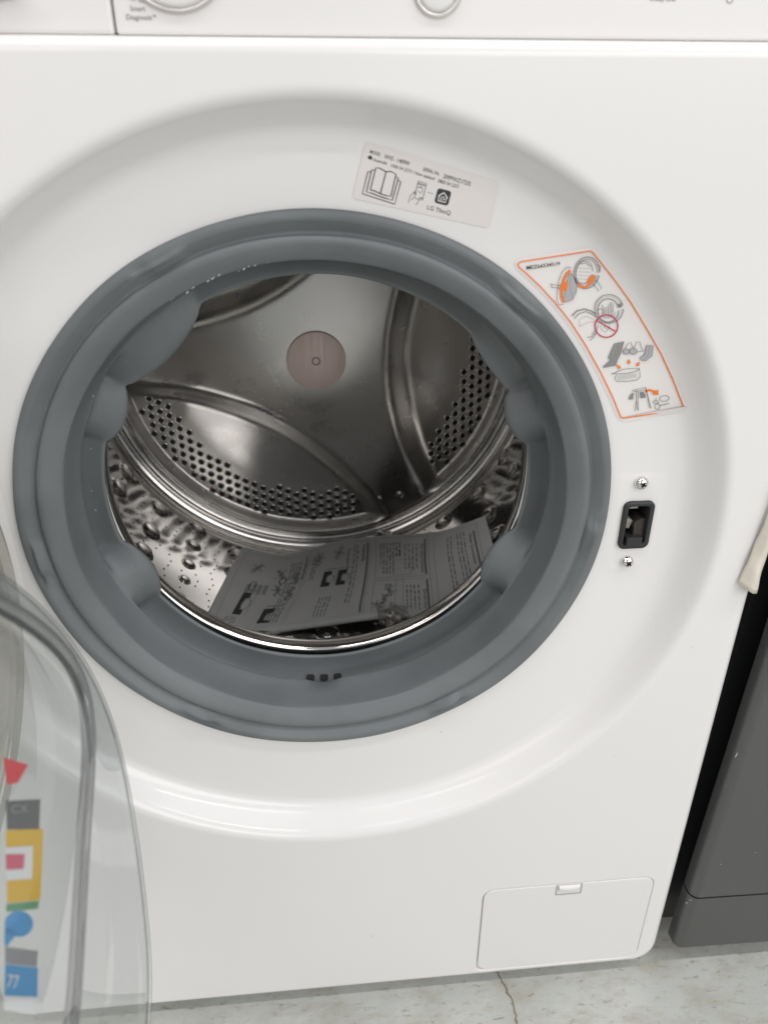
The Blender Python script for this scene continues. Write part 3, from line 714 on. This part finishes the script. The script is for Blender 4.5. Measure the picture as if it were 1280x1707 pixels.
SKIRT = polar_ring([(176, 1155), (205, 1260), (228, 1400), (245, 1550), (262, 1707)], .135, .165, 0)
def sc(a, f, doff): 
    c = np.array([DC[0], 0, DC[1]]); o = a.copy(); o[:, 0] = DC[0]+(a[:, 0]-DC[0])*f; o[:, 2] = DC[1]+(a[:, 2]-DC[1])*f; o[:, 1] += doff; return o
def flat(R, off, c=(.226, 0), n=480): return np.array([[c[0]+R*math.cos(2*math.pi*i/n), off, c[1]+R*math.sin(2*math.pi*i/n)] for i in range(n)])
def mixr(a, b_, t): return a*(1-t)+b_*t
def world_ring(a): return [tuple(dpt(*q)) for q in a]
GLASS = clear('clear_door_plastic', (.92, .94, .94), .10, .03, .6, .06)
RIMG = clear('thick_clear_edge', (.60, .61, .62), .18, .08, .5, .12)
b = MB()
seq = [flat(.221, .052), mixr(flat(.21, .055), sc(SKIRT, .95, -.03), .55), sc(SKIRT, .965, -.02), sc(SKIRT, .992, -.006), *[mixr(SKIRT, NOSE, t) for t in np.linspace(0, 1, 16)], sc(NOSE, .965, .004), sc(NOSE, .9, .0055), sc(NOSE, .6, .007), sc(NOSE, .3, .008), sc(NOSE, .02, .008)]
dense_seq = [seq[0]]
for q0, q1 in zip(seq, seq[1:]):
    kk = 6 if len(dense_seq) < 14 else 1
    dense_seq += [mixr(q0, q1, (k+1)/kk) for k in range(kk)]
seq = dense_seq
b.rings([world_ring(q) for q in seq]); fix_normals(b.build('door_bowl', GLASS, DOOR))
b = MB(); b.tube(world_ring(sc(NOSE, .988, 0)), .0032, 12, True); b.build('bowl_edge', RIMG, DOOR)
b = MB(); b.tube(world_ring(sc(NOSE, .962, .002)), .0011, 8, True); b.build('bowl_edge', clear('dark_edge', (.42, .42, .43), .1, .1, .4), DOOR)
b = MB(); b.tube(world_ring(SKIRT), .0013, 6, True); b.build('bowl_flange', clear('clear_flange', (.86, .87, .87), .1, .05, .5), DOOR)
b = MB(); b.rings([world_ring(flat(.2310, .030)), world_ring(flat(.2310, .050)), world_ring(flat(.2265, .0535)), world_ring(flat(.221, .0525)), world_ring(flat(.219, .050)), world_ring(flat(.219, .030))]); fix_normals(b.build('door_ring', clear('smoked_ring', (.74, .73, .69), .12, .08, .5), DOOR, angle=40))
b = MB(); b.rings([world_ring(flat(.2300, .030)), world_ring(flat(.2400, .020)), world_ring(flat(.2400, -.006)), world_ring(flat(.232, -.012)), world_ring(flat(.002, -.014))], True); b.rings([world_ring(flat(.2300, .030)), world_ring(flat(.20, .028)), world_ring(flat(.002, .026))]); fix_normals(b.build('door_cover', WHITE_PL, DOOR, angle=40))
# promotional stickers on the bowl
def nose_to(k): 
    def f(x, y, l=0):
        s, o, z = on_nose(x, y, k+l*4); return tuple(dpt(s, o, z))
    return f
LB = Print(nose_to(.166))
cRED, cDK, cYEL, cPNK, cGRN, cBLU, cWHT, cGRY = [mat(n, c, .4) for n, c in (('label_red', (.65, .02, .03)), ('label_charcoal', (.10, .10, .10)), ('label_yellow', (.72, .44, .02)), ('label_pink', (.62, .10, .16)), ('label_green', (.10, .30, .14)), ('label_blue', (.06, .30, .60)), ('label_white', (.75, .75, .75)), ('label_grey', (.28, .28, .29)))]
x0 = 6
LB.fill([(x0, 1262), (48, 1275), (30, 1305), (12, 1308)], cRED)
LB.fill([(x0+4, 1335), (68, 1332), (66, 1383), (x0+6, 1383)], cDK); LB.fill([(x0+4, 1384), (73, 1381), (68, 1500), (x0+7, 1506)], cYEL)
LB.fill([(x0+4, 1413), (56, 1410), (54, 1465), (x0+6, 1468)], cWHT, .0001); LB.fill([(x0+4, 1424), (42, 1424), (40, 1448), (x0+5, 1450)], cPNK, .0002)
LB.fill([(x0+5, 1507), (66, 1501), (64, 1515), (x0+5, 1520)], cGRN); LB.fill(LB.ell(32, 1540, 24, 22), cBLU); LB.fill([(8, 1545), (30, 1555), (12, 1578), (8, 1577)], cBLU)
LB.fill([(x0+3, 1578), (64, 1585), (62, 1612), (x0+3, 1606)], cGRY); LB.fill([(x0+3, 1607), (64, 1613), (63, 1662), (x0+2, 1660)], cBLU); LB.fill([(x0+2, 1661), (63, 1663), (62, 1690), (x0+1, 1684)], cWHT)
LB.text('77', (12, 1646), (31, 1648), 22, cWHT, lift=.0001)
LB.text('CX', (20, 1356), (48, 1354), 14, cGRY, lift=.0001)
LB.build(DOOR, 'shop_label')

# ------------------------------------------------------------------ leaflet in the drum
ctrl = [[(405, 911, .231), (480, 925, .226), (560, 902, .215), (640, 893, .205), (730, 886, .197), (808, 860, .193)],
        [(385, 945, .2295), (470, 955, .2235), (555, 942, .2135), (640, 934, .2045), (730, 926, .199), (818, 895, .198)],
        [(366, 985, .2285), (455, 992, .2225), (545, 980, .2130), (638, 970, .2055), (735, 963, .204), (828, 935, .207)],
        [(348, 1024, .2275), (430, 1032, .2220), (530, 1018, .2130), (635, 1004, .208), (740, 1003, .210), (840, 975, .214)],
        [(342, 1040, .2285), (425, 1048, .2235), (525, 1036, .2145), (635, 1022, .210), (742, 1020, .213), (845, 990, .217)]]
CG = np.array([[at_cyl(*q) for q in row] for row in ctrl])
def cr(p, t):
    n = len(p)-1; x = min(max(t, 0), 1)*n; i = min(int(x), n-1); f = x-i
    p1, p2 = p[i], p[i+1]; p0 = p[i-1] if i else 2*p1-p2; p3 = p[i+2] if i+2 <= n else 2*p2-p1
    return .5*(2*p1+(p2-p0)*f+(2*p0-5*p1+4*p2-p3)*f*f+(3*p1-p0-3*p2+p3)*f**3)
def sheet(u, v): return cr(np.array([cr(row, u) for row in CG]), v)
def sheet_n(u, v):
    a = sheet(min(u+.01, 1), v)-sheet(max(u-.01, 0), v); c = sheet(u, min(v+.01, 1))-sheet(u, max(v-.01, 0)); n = np.cross(a, c); n /= np.linalg.norm(n)
    return n if n@(CAM-sheet(u, v)) > 0 else -n
NU, NV = 48, 28
b = MB(); rows = [[sheet(i/NU, j/NV) for i in range(NU+1)] for j in range(NV+1)]
# the lower edge folds back under itself
fold = []
for k in range(1, 9):
    a = math.pi*k/8; row = []
    for i in range(NU+1):
        e = rows[NV][i]; d = e-rows[NV-2][i]; d /= np.linalg.norm(d); n = sheet_n(i/NU, 1); r = .0035
        row.append(e+d*r*math.sin(a)-n*r*(1-math.cos(a)))
    fold.append(row)
b.rings(rows+fold, False)
PAPER = mat('leaflet_paper', (.64, .64, .63), .75, noise=.06, nscale=25, bump=.12, bscale=35)
LF = b.build('instruction_leaflet', PAPER); LF['label'] = 'grey printed instruction sheet lying folded inside the steel drum'; LF['category'] = 'leaflet'
def to_sheet(x, y, l=0):
    u, v = min(max(x, .002), .998), min(max(y, .002), .998); p = sheet(u, v)+sheet_n(u, v)*(.00035+l); return tuple(p)
# the print is finely cut so that it follows the curl
P = Print(to_sheet); IK = mat('leaflet_ink', (.19, .19, .195), .8); IKD = mat('leaflet_black', (.06, .06, .065), .8); IKL = mat('leaflet_rule', (.36, .36, .365), .8)
def vline(x, y0, y1, w, m, xb=None, n=14):
    xb = x if xb is None else xb
    P.line([(x+(xb-x)*t, y0+(y1-y0)*t) for t in np.linspace(0, 1, n)], w, m)
def hline(y, x0, x1, w, m, n=14): P.line([(x0+(x1-x0)*t, y) for t in np.linspace(0, 1, n)], w, m)
def words(x, y0, y1, m=None, w=.0040):
    y = y0
    while y < y1:
        L = .018+.06*rng.random()
        P.line([(x+rng.normal(0, .0004), q) for q in np.linspace(y, min(y+L, y1), 3)], w*(.75+.4*rng.random()), m or IK); y += L+.016
# text runs down the page: columns are lines of print
for x, y0, y1 in [(.945, .12, .62), (.535, .06, .93), (.752, .06, .44), (.752, .50, .93)]:
    vline(x, y0, y1, .007, mat('leaflet_bar', (.21, .21, .215), .8))
P.text('Water Connection', (.925, .13), (.925, .46), .011, IKD); P.text('Inlet Hose Connection', (.737, .11), (.737, .42), .010, IKD); P.text('Drain Hose', (.737, .60), (.737, .86), .010, IKD); P.text('Unpacking', (.515, .08), (.515, .24), .011, IKD); P.text('Transport Bolt', (.455, .10), (.455, .38), .010, IKD); P.text('Levelling Feet', (.285, .10), (.285, .36), .010, IKD)
for x in (.905, .892, .879, .852, .839): words(x, .08+.02*rng.random(), .80-.1*rng.random())
for x in (.722, .708, .694, .680): words(x, .10, .38)
for x in (.660, .648): words(x, .08, .22, IKD, .005)
for x in (.636, .624, .612, .600, .588): words(x, .08, .40*(.8+.3*rng.random()))
for x in (.722, .709, .696, .684): words(x, .55, .90)
for x in (.495, .483): words(x, .07, .70)
for x in (.425, .413, .401, .389): words(x, .60, .90)
for x in (.270, .258, .246, .234): words(x, .14, .86)
for x in (.110, .098, .086, .074): words(x, .74, .95)
for x in (.33, .32): words(x, .12, .38)
for x0_, x1_, y0, y1 in [(.570, .765, .03, .455), (.570, .765, .485, .95), (.785, .96, .04, .97), (.30, .545, .04, .95), (.645, .672, .48, .93), (.03, .29, .06, .95), (.635, .70, .25, .43)]:
    vline(x0_, y0, y1, .0016, IKL); vline(x1_, y0, y1, .0016, IKL); hline(y0, x0_, x1_, .003, IKL); hline(y1, x0_, x1_, .003, IKL)
for cx, cy, sx, sy in [(.455, .40, .026, .085), (.398, .40, .026, .085), (.235, .74, .034, .10), (.115, .60, .026, .11)]:
    P.fill([(cx-sx, cy-sy), (cx+sx*.2, cy-sy), (cx+sx*.2, cy-sy*.55), (cx-sx*.35, cy-sy*.45), (cx-sx*.35, cy+sy*.45), (cx+sx*.3, cy+sy*.55), (cx+sx*.3, cy+sy), (cx-sx, cy+sy)], IKD)
    P.line(P.ell(cx+sx*.15, cy, sx*.6, sy*.5, n=16), .003, IK, True); P.line([(cx+sx, cy-sy), (cx+sx, cy+sy)], .002, IKL)
    hline(cy-sy*1.25, cx-sx, cx+sx, .006, IK, 5)
for cx, cy in [(.265, .33), (.262, .50), (.10, .22), (.20, .27), (.21, .45), (.34, .16), (.42, .13), (.61, .72), (.625, .60), (.59, .80)]:
    for k in range(6):
        a0 = rng.random()*6.28; P.line([(cx+.022*math.cos(a0)*q+.008*math.sin(q*7+k), cy+.075*math.sin(a0)*q) for q in np.linspace(-1, 1, 6)], .0028, IK)
P.line(P.ell(.215, .35, .012, .04, n=12), .004, IKD, True); P.line(P.ell(.11, .42, .012, .05, n=12), .004, IKD, True)
for k in range(4): P.fill([(.088+.022*k, .40), (.104+.022*k, .40), (.104+.022*k, .50), (.088+.022*k, .50)], IKL)
P.build(LF, 'leaflet_print')

# clear packing film under and on the leaflet
def crumple(pixels, R, n, amp, seed, name, label, m):
    rg = np.random.default_rng(seed); cs = np.array([[at_cyl(x, y, r) for x, y, r in row] for row in pixels]); b = MB(); rows = []
    nu, nv = n; jit = rg.normal(0, amp, (nv+1, nu+1, 3))
    for j in range(nv+1):
        rows.append([cr(np.array([cr(row, i/nu) for row in cs]), j/nv)+jit[j, i] for i in range(nu+1)])
    b.rings(rows, False); o = b.build(name, m, smooth=False); o['label'] = label; o['category'] = 'plastic film'; return o
FILM = clear('clear_film', (.80, .80, .79), .20, .10, .8)
crumple([[(395, 1046, .214), (480, 1056, .213), (560, 1058, .213), (600, 1052, .213)], [(405, 1060, .220), (480, 1070, .220), (560, 1072, .220), (605, 1064, .220)]], 0, (22, 5), .0016, 3, 'packing_film', 'crumpled clear plastic film under the lower edge of the leaflet', FILM)
crumple([[(628, 1012, .2020), (650, 1004, .2010), (676, 1010, .2010)], [(630, 1030, .2035), (655, 1024, .2030), (682, 1026, .2030)], [(628, 1050, .206), (655, 1046, .205), (684, 1042, .2055)]], 0, (7, 8), .0006, 5, 'plastic_sachet', 'small clear plastic sachet lying on the printed leaflet', clear('sachet_film', (.62, .62, .61), .10, .15, .7))

# ------------------------------------------------------------------ cream tape curling off the right edge
b = MB(); rows = []
for j in range(25):
    t = j/24; z = ZC-.0500+t*.095; row = []
    lean = .0158*(1-min(1, t*1.15))
    for i in range(13):
        q = i/12; ang = -2.2+q*3.0
        x0_ = .2832+.0150*t; x = x0_+(.2987-x0_)*q; y = -.0022-.0058*math.sin(math.pi*min(1, q*1.05))*(1-.3*t)
        row.append((x+rng.normal(0, .00008), y+.0006*math.sin(t*23+q*4), z-(.0095*q if j == 0 else .0095*q*(1-t))))
    rows.append(row)
b.rings(rows, False)
tp = b.build('edge_tape', mat('cream_tape', (.74, .69, .60), .6, noise=.10, nscale=60, bump=.2, bscale=120)); tp['label'] = 'cream foam tape strip curling off the right edge of the white washer'; tp['category'] = 'tape'
sol = tp.modifiers.new('thickness', 'SOLIDIFY'); sol.thickness = .0006

# ------------------------------------------------------------------ dark steel appliance next door
NB = empty('steel_appliance', 'dark brushed steel appliance standing right of the white washing machine', 'appliance', (.62, .02, 0)); NB.rotation_euler = (0, R_(1.6), 0)
DSTEEL = brushed('dark_brushed_steel', (.172, .172, .172), .36, (8, 60, 900), .05, .9)
DSIDE = mat('black_side_panel', (.012, .013, .014), .45)
NX = .3155
def nslab(name, x0, x1, z0, z1, yf, rad, m):
    b = MB(); prof = []
    outs = []
    for k in range(9):
        a = R_(90*k/8); outs.append((rad*(1-math.sin(a)), yf+rad*(1-math.cos(a))))
    # cross-section swept in z: rounded vertical front edge
    sec = [(x0, yf+.016)]+[(x0+rad*(1-math.cos(R_(q))), yf+rad*(1-math.sin(R_(q)))) for q in np.linspace(0, 90, 9)]+[(x1, yf), (x1, yf+.016)]
    rs = [[(x-.62, y-.02, z) for x, y in sec] for z in (z0, z0+.0015, z1-.0015, z1)]
    b.rings(rs, True, True, True); return fix_normals(b.build(name, m, NB, angle=30))
nslab('door_panel', NX, .92, ZC-.4010, 1.2, .001, .008, DSTEEL)
nslab('kick_panel', NX+.0005, .92, ZC-.4750, ZC-.4042, .002, .008, DSTEEL)
b = MB(); b.box((.62-.62, .298, .615), (.3055, .28, .600)); b.box((0, .33-.02, .026), (.27, .27, .010)); b.build('cabinet', DSIDE, NB, False)

# small marks of use: dust on the enamel, dried water marks on the seal, scuffs on the steel
def specks(name, pts, m, parent, r0, r1, up=(0, -1, 0)):
    b = MB(); n = 6; uz = Vector(up); ux = uz.orthogonal().normalized(); uy = uz.cross(ux)
    for p in pts:
        R = r0+(r1-r0)*rng.random()**2; q = 1+rng.random()*1.5; a0 = rng.random()*6
        b.add([Vector(p)+uz*.0003+ux*R*math.cos(a0+k)*q+uy*R*math.sin(a0+k) for k in np.linspace(0, 2*math.pi, n, endpoint=False)], [tuple(range(n))])
    o = b.build(name, m, parent, False); o['kind'] = 'stuff'; return o
pts = [tuple(at(x, y, 0)) for x, y in [(1024, 1260), (1152, 1079), (880, 1420), (620, 1560)]]
pts += [tuple(at(x, y, .0218)) for x, y in [(466, 1344), (860, 1261), (795, 1330), (735, 1220), (962, 1205)]]
specks('dust_speck', pts, mat('dust', (.28, .26, .24), .9), WM, .0002, .0004)
pts = []
for k in range(14):
    a = R_(112+rng.normal(0, 9)); r = .1648+rng.normal(0, .0007); pts.append((r*math.cos(a), .0262-(r-.1648)*.7-.0002, ZC+r*math.sin(a)))
specks('water_mark', pts, mat('dried_residue', (.40, .40, .39), .8), gasket, .0002, .0006)
b = MB()
for x, y, L, rot in [(1226, 1258, 12, 1.3), (1150, 1500, 5, .3), (1143, 1504, 6, -.2), (1200, 1440, 4, .1), (1258, 1420, 5, .0)]:
    p = at(x, y, .001); d = np.array([math.cos(rot), 0, math.sin(rot)])*L*.00027; n = np.array([-d[2], 0, d[0]])/np.linalg.norm(d)*.0004
    b.add([p-d+(0, -.0006, 0), p+n+(0, -.0006, 0), p+d+(0, -.0006, 0), p-n+(0, -.0006, 0)], [(0, 1, 2, 3)])
o = b.build('scuff', mat('scuff_metal', (.55, .55, .53), .5)); o['kind'] = 'stuff'; o.parent = NB; o.matrix_parent_inverse = Matrix.LocRotScale(NB.location, NB.rotation_euler, None).inverted()
